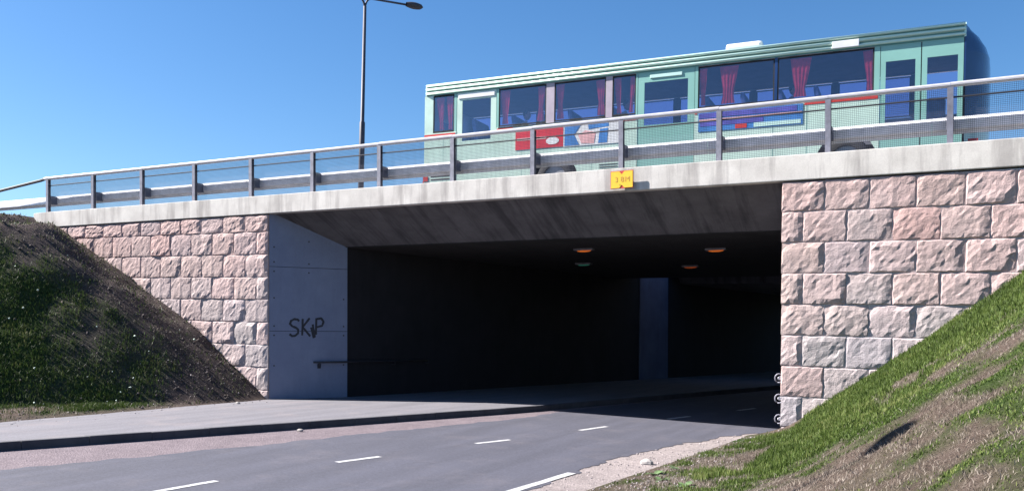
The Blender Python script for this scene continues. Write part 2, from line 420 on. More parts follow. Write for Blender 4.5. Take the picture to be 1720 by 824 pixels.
idx = np.arange(H*Wd).reshape(H, Wd)
F = np.stack([idx[:-1, :-1], idx[:-1, 1:], idx[1:, 1:], idx[1:, :-1]], -1).reshape(-1, 4)
def np_mesh(me, V, F):
    k = F.shape[1]
    me.vertices.add(len(V)); me.vertices.foreach_set('co', np.ascontiguousarray(V, np.float32).ravel())
    me.loops.add(F.size); me.loops.foreach_set('vertex_index', np.ascontiguousarray(F, np.int32).ravel())
    me.polygons.add(len(F)); me.polygons.foreach_set('loop_start', np.arange(0, F.size, k, dtype=np.int32))
    me.update(calc_edges=True)
np_mesh(me, V, F)
cg, cd = cover(GX, GY)
at = me.color_attributes.new('cover', 'FLOAT_COLOR', 'POINT')
at.data.foreach_set('color', np.stack([cg.ravel(), cd.ravel(), 0*cg.ravel(), 1+0*cg.ravel()], -1).astype(np.float32).ravel())
me.materials.append(MT['ground'])
me.polygons.foreach_set('use_smooth', np.ones(len(me.polygons), bool))
ground = kind(link('ground', me), 'structure')

# ------------------------------------------------------------------ road, grit, sidewalk, kerb
def interp_pts(pts, Y): 
    ys = [p[1] for p in pts]; xs = [p[0] for p in pts]
    return np.interp(Y, ys, xs)
asL = [(-6, -60), (1.2, -22), (4.3, -10.2), (4.9, -8.4), (5.55, -6.3), (6.08, -4.28), (6.72, -2.1), (7.35, 0), (7.4, 2.0), (18.5, 46)]
asR = [(0, -60), (8.0, -22), (10.3, -12), (10.75, -9), (10.85, -7), (10.87, -4.8), (10.98, -3.4), (11.25, -2), (11.85, 0), (12.6, 1.5), (24.7, 46)]
YS = np.concatenate([np.arange(-60, -14, 2.0), np.arange(-14, 4, .12), np.arange(4, 46.1, 1.0)])
def strip(name, xl, xr, zf, mat, nx=10, jl=0, jr=0, seed=1, YS=YS):
    rows = []
    for y in YS:
        a = float(xl(y)); b = float(xr(y))
        j = 1 if y < 3 else 0
        a += jl*j*(float(fbm(y*1.0, seed*3.1, 3.0, seed))-.5); b += jr*j*(float(fbm(y*1.0, seed*5.7, 3.0, seed+4))-.5)
        rows.append([(a+(b-a)*i/nx, y, float(zf(a+(b-a)*i/nx, y))) for i in range(nx+1)])
    o = MB().grid(rows).build(name, mat, fix=False); return kind(o, 'structure')
road = strip('road', lambda y: interp_pts(asL, y), lambda y: interp_pts(asR, y), lambda x, y: zroad(x, y)+.0, 'asphalt', 12, .28, .45, 5)
grit = strip('gravel_strip', lambda y: Xk(y)-.05, lambda y: interp_pts(asL, y)+.5, lambda x, y: zroad(x, y)-.005, 'gravel', 6)
grit2 = strip('gravel_verge', lambda y: interp_pts(asR, y)-.5, lambda y: interp_pts(asR, y)+(1.9 if y < 0 else .6), lambda x, y: zroad(x, y)-.006, 'gravel2', 8, YS=YS[YS < 12])
walk = strip('sidewalk', lambda y: min(-1.2, float(Xk(y))-3.2) if y < 0 else float(lwall(max(y, 1.0)))-.2 if y > 1.2 else -.1, lambda y: Xk(y)-.16, lambda x, y: .12+.008*(float(Xk(y))-x)*0, 'walk', 8)
kerb = thing('kerb', 'x', 'x'); del kerb['label']; del kerb['category']; kerb['kind'] = 'structure'
y = -26.0
while y < 30:
    L = .98
    x0, x1 = float(Xk(y)), float(Xk(y+L*.93)); ya, yb = y+.003, y+L*.93-.003
    dz = random.uniform(-.004, .004)
    mb = MB().hexa([(x0-.15, ya, -.12), (x0, ya, -.12), (x1, yb, -.12), (x1-.15, yb, -.12), (x0-.15, ya, .127+dz), (x0-.006, ya, .127+dz), (x1-.006, yb, .127+dz), (x1-.15, yb, .127+dz)])
    mb.build('kerb_stone', 'kerb', kerb, bevel=.012); y += L*.93
# lane markings
def dash(name, p, q, wd):
    p = Vector(p); q = Vector(q); d = (q-p).normalized(); nn = Vector((-d.y, d.x))*wd/2; rows = []
    for k in range(9):
        c = p+(q-p)*k/8; a = c+nn; b = c-nn
        a += nn*random.uniform(-.12, .12); b += nn*random.uniform(-.12, .12)
        rows.append([(a.x, a.y, float(zroad(a.x, a.y))+.005), (b.x, b.y, float(zroad(b.x, b.y))+.005)])
    return MB().grid(rows).build(name, 'roadwhite', road, fix=False)
for p, q in (((6.95, -12.6), (7.02, -11.7)), ((7.18, -9.75), (7.27, -8.85)), ((7.62, -6.85), (7.83, -6.06)), ((8.35, -3.97), (8.60, -3.2)), ((9.12, -1.2), (9.33, -.28)), ((9.95, 1.9), (10.2, 2.8)), ((10.8, 5), (11.05, 5.9))):
    dash('lane_dash', p, q, .11)
for p, q in (((10.62, -8.9), (10.86, -5.62)), ): dash('edge_line', p, q, .13)

# ------------------------------------------------------------------ bridge deck
bridge = thing('bridge', 'concrete road bridge with pale edge beam and dark haunched underside over the street', 'bridge', (6, 0, 4.0))
XL, XR = -9.28, 26.0
mb = MB(); sect = [(-.05, 'b'), (.5, 'b'), (.5, 't'), (-.05, 't')]
n = 18; xs = [-8.95]+[-8.95+(XR+8.95)*i/n for i in range(1, n+1)]
for i in range(n):
    pass
rows = [(-9.28, -.05)]
P = []
for x in xs:
    P.append([(x, -.05, zb(x)), (x, .5, zb(x)), (x, .5, zt(x)), (x, -.05, zt(x))])
P = [[(-9.28, -.05, zt(-9.28)-.13), (-9.28, .5, zt(-9.28)-.13), (-9.28, .5, zt(-9.28)-.01), (-9.28, -.05, zt(-9.28)-.01)]]+P
m2 = MB(); b0 = 0
for r_ in P: m2.v += r_
for i in range(len(P)-1):
    for k in range(4): m2.f.append((i*4+k, i*4+(k+1) % 4, (i+1)*4+(k+1) % 4, (i+1)*4+k))
m2.f.append((0, 1, 2, 3)); e = (len(P)-1)*4; m2.f.append((e+3, e+2, e+1, e))
m2.build('edge_beam', 'beam', bridge, bevel=.015)
# drip groove line and deck slab with haunch
def slab(name, y_prof, x0, x1, mat, parent):
    """y_prof: list of (Y, dz under zb) going back, closed by a flat top at zu-.05"""
    m = MB(); xs_ = np.linspace(x0, x1, 9)
    prof = [(Y, f) for Y, f in y_prof]
    for x in xs_:
        for Y, f in prof: m.v.append((x, Y, zb(x)+f))
        m.v.append((x, prof[-1][0], zu(x)-.05)); m.v.append((x, prof[0][0], zu(x)-.05))
    k = len(prof)+2
    for i in range(len(xs_)-1):
        for j in range(k): m.f.append((i*k+j, i*k+(j+1) % k, (i+1)*k+(j+1) % k, (i+1)*k+j))
    m.f.append(tuple(range(k))); m.f.append(tuple(range((len(xs_)-1)*k, len(xs_)*k))[::-1])
    return m.build(name, mat, parent)
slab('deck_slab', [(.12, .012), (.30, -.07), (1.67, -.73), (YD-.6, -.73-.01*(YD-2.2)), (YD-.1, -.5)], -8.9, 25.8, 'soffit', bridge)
MB().sbox(-8.0, 25.7, 1.66, YD-.62, lambda x, y: zs(x, y)-.012, lambda x, y: zs(x, y)+.02).build('inner_soffit_shade', 'soffit_shade', bridge)  # added dark sheet; its colour stands for shade under the flat soffit
m2 = MB().sbox(-8.9, 25.9, YD-.09, YD+.45, lambda x, y: zb(x)-.45, lambda x, y: zt(x)); m2.build('rear_edge_beam', 'beam', bridge)
bridge2 = thing('bridge', 'second concrete deck beyond a daylight gap behind the sunlit bridge', 'bridge', (10, 18, 4.0))
slab('deck_slab', [(17.5, -.2), (18.0, -.86), (30, -.98), (30.6, -.5)], -8.9, 26, 'soffit', bridge2)
MB().sbox(-8.9, 26, 17.0, 17.49, lambda x, y: zb(x)-.5, lambda x, y: zt(x)).build('edge_beam', 'beam', bridge2)
up = MB()
for ya, yb in ((.51, YD-.1), (17.51, 30.5)):
    up.grid([[(x, yy, zu(x)+.0) for x in np.linspace(-8.9, 25.8, 6)] for yy in (ya, yb)])
for ya, yb in ((.51, 30.5),):
    up.grid([[(x, yy, zu(x)+.002) for x in np.linspace(-42, -8.9, 6)] for yy in (ya, yb)])
    up.grid([[(x, yy, zu(x)+.002) for x in np.linspace(25.8, 42, 4)] for yy in (ya, yb)])
kind(up.build('upper_road', 'upasphalt', fix=False), 'structure')

# ------------------------------------------------------------------ abutments
ab = thing('abutment_wall', 'grey concrete side wall of the underpass with black spray painted SKiP', 'wall', (0, 0, 0))
pd = Vector((1.19, 1.67, 0)); plen = pd.length; pd.normalize(); pn = Vector((pd.y, -pd.x, 0))     # face normal towards the street
def pan(s_, z, o=0): q = pd*s_+pn*o; return (q.x, q.y+.03, z)
ztop = lambda s_: zb(0)-.03-.36*s_ if s_ > .2 else zb(0)-.02
# cast panels, one above another, with recessed joints
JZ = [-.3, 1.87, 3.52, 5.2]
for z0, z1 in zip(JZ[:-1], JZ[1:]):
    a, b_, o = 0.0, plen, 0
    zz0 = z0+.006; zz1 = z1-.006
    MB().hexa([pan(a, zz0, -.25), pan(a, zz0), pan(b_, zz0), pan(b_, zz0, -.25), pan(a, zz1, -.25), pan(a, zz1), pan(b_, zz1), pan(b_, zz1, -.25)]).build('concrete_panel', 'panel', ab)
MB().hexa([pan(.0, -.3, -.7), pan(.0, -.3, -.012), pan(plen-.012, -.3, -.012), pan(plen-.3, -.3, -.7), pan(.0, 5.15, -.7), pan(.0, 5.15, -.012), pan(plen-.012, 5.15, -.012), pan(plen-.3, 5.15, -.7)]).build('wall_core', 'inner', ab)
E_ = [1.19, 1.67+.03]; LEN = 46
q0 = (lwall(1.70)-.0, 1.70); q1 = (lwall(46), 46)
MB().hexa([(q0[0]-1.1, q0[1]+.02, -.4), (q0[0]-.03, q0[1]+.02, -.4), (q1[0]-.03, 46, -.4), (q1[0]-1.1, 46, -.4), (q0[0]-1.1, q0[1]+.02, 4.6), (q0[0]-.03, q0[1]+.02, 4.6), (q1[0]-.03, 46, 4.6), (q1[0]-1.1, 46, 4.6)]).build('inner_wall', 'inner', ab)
def wall_lit(y0, y1, name, mat, z0=-.3, z1=5.1, off=.01):
    return MB().hexa([(lwall(y0)-.6, y0, z0), (lwall(y0)+off, y0, z0), (lwall(y1)+off, y1, z0), (lwall(y1)-.6, y1, z0), (lwall(y0)-.6, y0, z1), (lwall(y0)+off, y0, z1), (lwall(y1)+off, y1, z1), (lwall(y1)-.6, y1, z1)]).build(name, mat, ab)
wall_lit(YD+.47, 16.98, 'gap_wall', 'gapw')  # separate wall piece, coloured paler blue as if daylit through the gap
for s_, z in [(.12, 4.02), (.12, 3.64), (.12, 3.40), (.12, 2.0), (.12, 1.76), (.12, .98), (1.02, 3.62), (1.02, 3.39), (1.95, 2.0), (1.95, 1.76), (1.95, .98), (1.02, 4.2), (.12, 2.72), (1.95, 2.72)]:
    p = Vector(pan(s_, z, -.008)); MB().disc(p, pn, .022, .011, 8).build('tie_hole', 'hole', ab)
# spray-painted letters, strokes laid on the panel
def strokes(lines, s0, z0, sw, sh, wd):
    m = MB()
    for L in lines:
        pts = [Vector((s0+x*sw, z0+y_*sh)) for x, y_ in L]
        dense = []
        for i in range(len(pts)-1):
            for k in range(4): dense.append(pts[i].lerp(pts[i+1], k/4))
        dense.append(pts[-1]); top = []; bot = []
        for i, p in enumerate(dense):
            t = (dense[min(i+1, len(dense)-1)]-dense[max(i-1, 0)]).normalized(); nn = Vector((-t.y, t.x))*wd/2*random.uniform(.85, 1.15)
            top.append(pan(*(p+nn), .004)); bot.append(pan(*(p-nn), .004))
        m.grid([top, bot])
    return m
Sx = [(.95, .88), (.8, .98), (.5, 1.0), (.2, .9), (.1, .72), (.3, .58), (.65, .5), (.85, .38), (.85, .18), (.6, .03), (.3, .0), (.05, .12)]
m = strokes([Sx], .50, 1.74, .28, .44, .056)
for L, s0, wd, z0, sh in (([[(0.1, 1), (.05, 0)], [(.75, 1.05), (.1, .5), (.8, -.05)]], .83, .28, 1.76, .43), ([[(.3, .75), (.6, -.1)], [(.1, .55), (.45, -.15)]], 1.06, .2, 1.75, .4), ([[(.15, 1), (.1, 0)], [(.15, .95), (.7, 1.0), (.95, .8), (.8, .55), (.15, .45)]], 1.18, .24, 1.78, .43)):
    m2 = strokes(L, s0, z0, wd, sh, .056); b0 = len(m.v); m.v += m2.v; m.f += [tuple(i+b0 for i in f) for f in m2.f]
g = m.build('graffiti', 'graf', ab, fix=False); g['label'] = 'black spray painted letters SKiP'
abr = thing('abutment_wall', 'dark concrete far side wall of the underpass behind the right stone facing', 'wall', (W_OPEN, 0, 0))
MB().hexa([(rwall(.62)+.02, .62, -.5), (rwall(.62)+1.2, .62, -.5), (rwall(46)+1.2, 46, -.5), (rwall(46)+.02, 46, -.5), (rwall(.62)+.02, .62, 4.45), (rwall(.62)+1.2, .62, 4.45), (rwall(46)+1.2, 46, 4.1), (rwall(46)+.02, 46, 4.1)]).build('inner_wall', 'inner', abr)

# ------------------------------------------------------------------ stone facings
def stone_mesh(wd, ht, seed, nx=13, nz=10):
    r = random.Random(seed); m = MB()
    g_ = .005; x0, x1, z0, z1 = g_, wd-g_, -ht+g_, -g_
    us = [0, .03]+[.03+(1-.06)*i/(nx-3) for i in range(1, nx-3)]+[.97, 1]; vs = [0, .04]+[.04+(1-.08)*i/(nz-3) for i in range(1, nz-3)]+[.96, 1]
    A = [r.uniform(.7, 1.8), r.uniform(.5, 1.3), r.uniform(.5, 1.3), r.uniform(.7, 1.8)]; pl = r.uniform(.027, .042); tx, tz = r.uniform(-.012, .016), r.uniform(-.014, .012)
    gs = [(r.uniform(0, 1), r.uniform(0, 1), r.uniform(-.014, .010), r.uniform(.12, .3)) for _ in range(6)]
    cuts = [(r.uniform(0, 6.28), r.uniform(.26, .46), r.uniform(.12, .45)) for _ in range(4)]
    rows = []
    for j, v in enumerate(vs):
        row = []
        for i, u in enumerate(us):
            x = x0+(x1-x0)*u; z = z0+(z1-z0)*v
            du, dv = (x-x0), (z-z0)
            d = min(pl+tx*(u-.5)*2+tz*(v-.5)*2, .004+A[0]*du, .004+A[1]*(x1-x), .004+A[2]*dv, .004+A[3]*(z1-z))
            if d > .03: d += sum(g[2]*math.exp(-((u-g[0])**2*1.8+(v-g[1])**2)/g[3]**2) for g in gs)
            for a, off, sl_ in cuts:
                q = (u-.5)*math.cos(a)+(v-.5)*math.sin(a); d = min(d, pl-(q-off)*sl_*.35 if q > off else d)
            if 0 < i < len(us)-1 and 0 < j < len(vs)-1:
                d += r.uniform(-.0065, .0065); x += r.uniform(-.016, .016); z += r.uniform(-.014, .014)
            row.append((x, -max(d, .0), z))
        rows.append(row)
    m.grid(rows)
    n_ = len(m.v); w_ = len(us); h_ = len(vs)
    per = [i for i in range(w_)]+[j*w_+w_-1 for j in range(1, h_)]+[(h_-1)*w_+i for i in range(w_-2, -1, -1)]+[j*w_ for j in range(h_-2, 0, -1)]
    for k in per: m.v.append((m.v[k][0], .14, m.v[k][2]))
    for k in range(len(per)):
        k2 = (k+1) % len(per); m.f.append((per[k2], per[k], n_+k, n_+k2))
    me_ = bpy.data.meshes.new('stone'); me_.from_pydata(m.v, [], m.f); me_.materials.append(MT['stone'])
    bm = bmesh.new(); bm.from_mesh(me_); bmesh.ops.recalc_face_normals(bm, faces=bm.faces); bm.to_mesh(me_); bm.free()
    return me_
FULL = [stone_mesh(B_W, C_H, 100+i) for i in range(16)]; HALF = [stone_mesh(B_W/2, C_H, 200+i, 8, 10) for i in range(6)]
rot = math.atan(-GC)
def facing(root, x_edge, sgn, xmax, hillf, first_full):
    cnt = 0
    for k in range(10):
        off = 0 if k % 2 == first_full else .5
        i = 0
        while True:
            if off and i == 0: a, b_ = 0, .5*B_W; pool = HALF
            else:
                a = (i-off)*B_W if off else i*B_W; b_ = a+B_W; pool = FULL
            xa = x_edge+sgn*a; xb = x_edge+sgn*b_; x0 = min(xa, xb); i += 1
            if abs(x0-x_edge) > xmax: break
            ztop_ = ZC-k*C_H+GC*x0; sc = 1.0
            lim = zb(x0+B_W/2)-.012
            if ztop_ > lim:
                sc = (C_H-(ztop_-lim))/C_H; ztop_ = lim
            if sc < .2: continue
            hz_ = float(min(hillf(x0, 0), hillf(x0+B_W, 0)))
            if ztop_ < hz_-.12: continue
            o = link('stone', random.choice(pool), root)
            o.location = Vector((x0, 0, ztop_))-Vector(root['_w']); o.rotation_euler = (0, rot, 0); o.scale = (1, random.uniform(.8, 1.2), sc); cnt += 1
    return cnt
wl = thing('stone_wall', 'pinkish rock faced granite wall rising behind the shaded dark bank', 'wall', (-.0, 0, 0))
facing(wl, 0, -1, 10.2, hill_left, 0)
MB().sbox(-11, -.03, .003, .6, -.4, lambda x, y: zb(x)-.03).build('mortar_backing', 'mortar', wl)
wr = thing('stone_wall', 'pinkish rock faced granite wall above the sunlit green bank', 'wall', (W_OPEN, 0, 0))
facing(wr, W_OPEN, 1, 9.0, hill_right, 0)
MB().sbox(W_OPEN+.03, 24, .003, .6, -.6, lambda x, y: zb(x)-.03).build('mortar_backing', 'mortar', wr)

# ------------------------------------------------------------------ railing on the edge beam
RX0, RS, RY = -9.087, 2.0559, .30
zrt = lambda X: 6.379-.0122*X
rl = thing('bridge_railing', 'grey steel bridge railing with fine wire mesh, crash barrier beam and dark posts', 'railing', (RX0, RY, zt(RX0)))
NP = 17
def hpost(h):
    m = MB(); a = .05; t = .009
    m.box(-a, a, -a, -a+t, 0, h); m.box(-a, a, a-t, a, 0, h); m.box(-t/2, t/2, -a+t, a-t, 0, h); return m
pm = hpost(1.05).build('post', 'galvdark'); COL.objects.unlink(pm); pmesh = pm.data; bpy.data.objects.remove(pm)
sm = MB().box(-.06, .06, .05, .26, .32, .56).build('spacer', 'galvdark'); smesh = sm.data; bpy.data.objects.remove(sm)
bm_ = MB().box(-.11, .11, -.11, .11, -.004, .016)
for dx in (-.085, .085):
    for dy in (-.085, .085): bm_.disc((dx, dy, .012), (0, 0, 1), .014, .028, 6)
bo = bm_.build('base_plate', 'galv'); bmesh_ = bo.data; bpy.data.objects.remove(bo)
wm = MB(); Lp = RS
nv = 62; nh = 32
for i in range(nv):
    x = (i+.5)*Lp/nv; wm.tube([(x, 0, .01), (x, 0, 1.06)], .0029, 4, False)
for j in range(nh):
    z = .01+(j+.5)*1.05/nh; wm.tube([(0, -.004, z), (Lp, -.004, z)], .0029, 4, False)
wo_ = wm.build('wire_mesh', 'mesh', fix=False); wmesh = wo_.data; bpy.data.objects.remove(wo_)
tilt = math.atan(.0124)
for i in range(NP):
    X = RX0+i*RS; b0 = Vector((X, RY, zt(X)))-Vector(rl['_w'])
    p = link('post', pmesh, rl); p.location = b0
    s_ = link('spacer', smesh, p); bp = link('base_plate', bmesh_, p)
    if i < NP-1:
        wv = link('wire_mesh', wmesh, rl); wv.location = b0+Vector((0, .064, 0)); wv.rotation_euler = (0, tilt, 0)
        x0, x1 = X, X+RS
        j = random.uniform(-.006, .006)
        MB().tube([(x0+.002, RY-.01, zrt(x0)+.03+j), (x1-.002, RY-.01, zrt(x1)+.03+j*.5)], .048, 10).build('top_rail', 'rail', rl, smooth=False)
        MB().tube([(x0+.05, RY, zrt(x0)-.19), (x1-.05, RY, zrt(x1)-.19)], .016, 6).build('middle_rail', 'darksteel', rl)
wprof = [(.045, -.155), (.03, -.15), (.025, -.115), (-.045, -.085), (-.05, -.07), (-.05, .075), (-.045, .09), (.025, .12), (.03, .15), (.045, .155)]
wprof = wprof+[(a+.006, b_) for a, b_ in wprof[::-1]]
xa = -42.0
seg = [(-42, -30), (-30, -20), (-20, RX0-.3)]+[(RX0+2*k*RS-.3, RX0+2*(k+1)*RS-.3) for k in range(8)]
for a, b_ in seg:
    MB().sweep(wprof, [(x, RY+.30, zt(x)+.44) for x in np.linspace(a+.003, b_-.003, 4)], True).build('barrier_beam', 'galv', rl)
MB().tube([(RX0-.12, RY-.01, zrt(RX0)+.03), (RX0-.35, RY, zrt(RX0)+.0), (RX0-4.6, RY+.05, zt(-13.7)+.66), (RX0-6, RY+.2, zt(-15)+.45)], .045, 8).build('sloping_end_rail', 'darksteel', rl)
MB().tube([(RX0-.15, RY-.01, zrt(RX0)+.031), (RX0+.004, RY-.01, zrt(RX0)+.03)], .048, 10).build('top_rail', 'rail', rl)
for X in (-13.2, -17.3, -21.4, -25.5, -30):
    MB().box(X-.05, X+.05, RY+.36, RY+.46, zt(X)-.3, zt(X)+.55).build('post', 'galvdark', rl)

# ------------------------------------------------------------------ height limit sign
sg = thing('height_sign', 'yellow height limit sign with red notches on the bridge edge', 'sign', (9.6, -.14, 4.9))
SX0, SX1, SZ0, SZ1 = 9.345, 9.835, 4.77, 5.13; cx_ = (SX0+SX1)/2; cz_ = (SZ0+SZ1)/2
def fr(y_): return lambda x, z: (x, y_, z-.0125*(x-cx_)*0)
rect = [(SX0, SZ0), (SX1, SZ0), (SX1, SZ1), (SX0, SZ1)]
MB().prism(rect, fr(-.145), fr(-.135)).build('backing_plate', 'red', sg)
i_ = .012; nt_ = .075
but = [(SX0+i_, SZ0+i_), (cx_-.055, SZ0+i_), (cx_, SZ0+nt_), (cx_+.055, SZ0+i_), (SX1-i_, SZ0+i_), (SX1-i_, SZ1-i_), (cx_+.055, SZ1-i_), (cx_, SZ1-nt_), (cx_-.055, SZ1-i_), (SX0+i_, SZ1-i_)]
MB().prism(but, fr(-.151), fr(-.1455)).build('yellow_face', 'yellow', sg)
def text_mesh(txt, size):
    cu = bpy.data.curves.new('t', 'FONT'); cu.body = txt; cu.size = size; cu.align_x = 'CENTER'; cu.align_y = 'CENTER'; cu.extrude = .001
    o = bpy.data.objects.new('t', cu); COL.objects.link(o)
    dg = bpy.context.evaluated_depsgraph_get(); me_ = bpy.data.meshes.new_from_object(o.evaluated_get(dg)); bpy.data.objects.remove(o); return me_
for ch, dx in (('3', -.115), (',', -.045), ('8', .01), ('M', .12)):
    tm = text_mesh(ch, .15); tm.materials.append(MT['faint'])
    to = link('letter', tm, sg); to.location = Vector((cx_+dx, -.1535, cz_ if ch != ',' else cz_-.06))-Vector(sg['_w']); to.rotation_euler = (math.pi/2, 0, 0)
for x in (cx_-.12, cx_+.12): MB().box(x-.015, x+.015, -.134, -.03, cz_-.03, cz_+.03).build('bracket', 'galv', sg)

# ------------------------------------------------------------------ lamps
def lamp_head(m, tip, d, L=.62, fat=1.0):
    """cobra head: d horizontal unit direction, tip = outer end"""
    rows = []; d = Vector(d).normalized(); sd = Vector((-d.y, d.x, 0)); tip = Vector(tip)
    for k in range(9):
        t = k/8; c = tip-d*L*(1-t); wd = .05+.13*math.sin(math.pi*min(1, .12+t*.8))**.8*(1 if t < .95 else .4); ht = .04+.07*math.sin(math.pi*min(1, .15+.75*t))
        if k == 8: wd, ht = .03, .02
        rows.append([tuple(c+sd*wd*math.cos(q)+Vector((0, 0, 1))*(ht*math.sin(q)-.02*t)) for q in np.linspace(0, 2*math.pi, 13)])
    rows = [[tuple(Vector(q)+(Vector(q)-tip).dot(sd)*sd*(fat-1)) for q in r_] for r_ in rows]
    m.grid(rows); return m
def bend(p0, p1, p2, n=6):
    return [tuple(Vector(p0).lerp(Vector(p1), t).lerp(Vector(p1).lerp(Vector(p2), t), t)) for t in [k/n for k in range(n+1)]]
lb = thing('street_lamp', 'slim dark double armed street lamp standing on the bridge', 'street lamp', (-3.15, 8, zu(-3.1)))
zt_ = 13.30; base = Vector((-3.15, 8, zu(-3.1))); topv = Vector((-2.935, 8, zt_))
MB().tube([base, base.lerp(topv, .5), base.lerp(topv, .505), topv], [.105, .095, .07, .055], 10).build('pole', 'lamp', lb, smooth=True)
MB().tube([base+Vector((0, 0, -.002)), base+Vector((0, 0, .03))], .2, 10).build('base_plate', 'lamp', lb)
ad = Vector((1.22, 1.58, 0)).normalized()
for sg_ in (1, -1):
    a1 = topv+ad*sg_*.28+Vector((0, 0, .30)); a2 = topv+ad*sg_*1.62+Vector((0, 0, .30))
    ar = MB().tube(bend(topv-Vector((0, 0, .05)), topv+ad*sg_*.06+Vector((0, 0, .33)), a1)+[tuple(a2)], .036, 8).build('arm', 'lamp', lb, smooth=True)
    lamp_head(MB(), a2+ad*sg_*.52+Vector((0, 0, .02)), ad*sg_).build('lamp_head', 'lamp', lb, smooth=True)
ln = thing('street_lamp', 'tall street lamp whose long arm reaches over the road beside the shaded bank', 'street lamp', (1.45, -11.15, .12))
hd = (Matrix.Rotation(math.radians(14), 3, 'Z') @ Vector((1.17, .36, 0))).normalized(); hp = Vector((15.22, -6.97, .74))-SUN*8.55
base = Vector((hp.x, hp.y, 0))-hd*3.6; base.z = .12; ln.location = base; ln['_w'] = list(base)
topv = Vector((base.x, base.y, hp.z-.5))
MB().tube([base, base.lerp(topv, .5), topv], [.10, .08, .055], 10).build('pole', 'lamp', ln, smooth=True)
MB().tube([base+Vector((0, 0, -.002)), base+Vector((0, 0, .04))], .2, 10).build('base_plate', 'lamp', ln)
MB().tube(bend(topv-Vector((0, 0, .05)), topv+Vector((0, 0, .48)), topv+hd*.7+Vector((0, 0, .48)))+[tuple(hp-hd*.5)], .036, 8).build('arm', 'lamp', ln, smooth=True)
lamp_head(MB(), hp+hd*.35, hd, 1.0, 1.5).build('lamp_head', 'lamp', ln, smooth=True)

# soffit lamps in the underpass
for (x, y_, lab, mt) in ((7.15, 3.75, 'small orange lamp under the dark deck above the sidewalk side', 'light_or'), (10.33, 4.62, 'small orange lamp under the dark deck above the driving lane', 'light_or'), (5.55, 7.6, 'small greenish lamp deep under the dark deck', 'light_gr'), (8.4, 9.2, 'small orange lamp deep inside the dark underpass', 'light_dim')):
    z = zs(x, y_)-.012
    t = thing('ceiling_lamp', lab, 'lamp', (x, y_, z))
    MB().box(x-.26, x+.26, y_-.09, y_+.09, z-.05, z+.02).build('housing', 'galvdark', t, bevel=.01)
    MB().ellipsoid((x, y_, z-.055), (.20, .07, .035), 12, 6).build('diffuser', mt, t, smooth=True)

# ------------------------------------------------------------------ handrails in the underpass
hl = thing('handrail', 'dark steel handrail on the concrete side wall', 'handrail', (.66, .93, .1))
pts = [pan(.80+.34, 1.06, .09), pan(plen-.02, 1.06, .09)]
yy = np.linspace(2.0, 4.4, 3)
MB().tube([pan(1.12, 1.06, .09), pan(plen-.03, 1.06, .09)]+[(lwall(q)+.09, q, 1.06) for q in yy], .026, 8).build('rail', 'darksteel', hl, smooth=True)
for s_ in (1.28,):
    MB().tube([pan(s_, .97, -.01), pan(s_, .97, .09), pan(s_, 1.04, .09)], .022, 8).build('bracket', 'darksteel', hl)
    MB().box(*(lambda a, b_: (min(a[0], b_[0]), max(a[0], b_[0]), min(a[1], b_[1]), max(a[1], b_[1]), .90, 1.02))(pan(s_-.05, 1, -.02), pan(s_+.05, 1, .02))).build('bracket_plate', 'darksteel', hl)
for q in yy[1:]: MB().tube([(lwall(q)-.04, q, .97), (lwall(q)+.09, q, .97), (lwall(q)+.09, q, 1.04)], .02, 6).build('bracket', 'darksteel', hl)
for k, z in enumerate((.18, .57, .96)):
    lab = ('lowest', 'middle', 'topmost')[k]+' of three galvanised guard pipes with looped ends at the wall corner'
    t = thing('guard_pipe', lab, 'guard rail', (W_OPEN, .3, z-.1), 'guard pipes at the wall corner')
    ring = [(W_OPEN-.055+.075*math.cos(a), .10+.0*a, z+.085*math.sin(a)) for a in np.linspace(-1.9, 4.1, 13)]
    MB().tube(ring, .013, 7).build('looped_end', 'galvdark', t, smooth=True)
    MB().tube([(W_OPEN-.05, .12, z), (rwall(.8)-.07, .8, z), (rwall(9)-.07, 9, z)], .035, 8).build('pipe', 'galv', t, smooth=True)
    for q in (1.0, 3.0, 5.0): MB().tube([(rwall(q)+.05, q, z), (rwall(q)-.07, q, z)], .02, 6).build('bracket', 'galv', t)

# ------------------------------------------------------------------ bus
BL, BWD = 12.41, 2.5
bus = thing('bus', 'pale green city bus with red curtains and blue seats driving over the bridge', 'bus', (3.4, 2.0, zu(3.4)+.002), world=False)
bus.rotation_euler = (0, math.atan(.0133), math.atan2(.6, 12.86))
def bx(name, x0, x1, y0, y1, z0, z1, mat, parent=bus, bevel=0): return MB().box(x0, x1, y0, y1, z0, z1).build(name, mat, parent, bevel=bevel)
def arch(cx, r=.60, zc=.48):
    return [(cx+r*math.cos(a), zc+r*.95*math.sin(a)) for a in np.linspace(math.pi+.25, -.25, 13)]
RW, FW = 3.61, 10.2
WB, WT = 1.82, 2.78
doors = [(.93, 2.05), (5.66, 6.99), (10.83, 12.38)]
def side(y0, y1, near):
    segs = []; x = 0.0
    for a, b_ in (doors if near else []):
        segs.append((x, a)); x = b_
    segs.append((x, BL))
    for a, b_ in segs:
        if b_-a < .05: continue
        poly = [(a, .33)]
        for wc in (RW, FW):
            if a < wc < b_: poly += arch(wc)
        poly += [(b_, .33), (b_, WB), (a, WB)]
        MB().prism(poly, lambda x, z: (x, y0, z), lambda x, z: (x, y1, z)).build('side_panel', 'busgreen', bus)
        # sill lines
side(0, .04, True); side(BWD-.04, BWD, False)
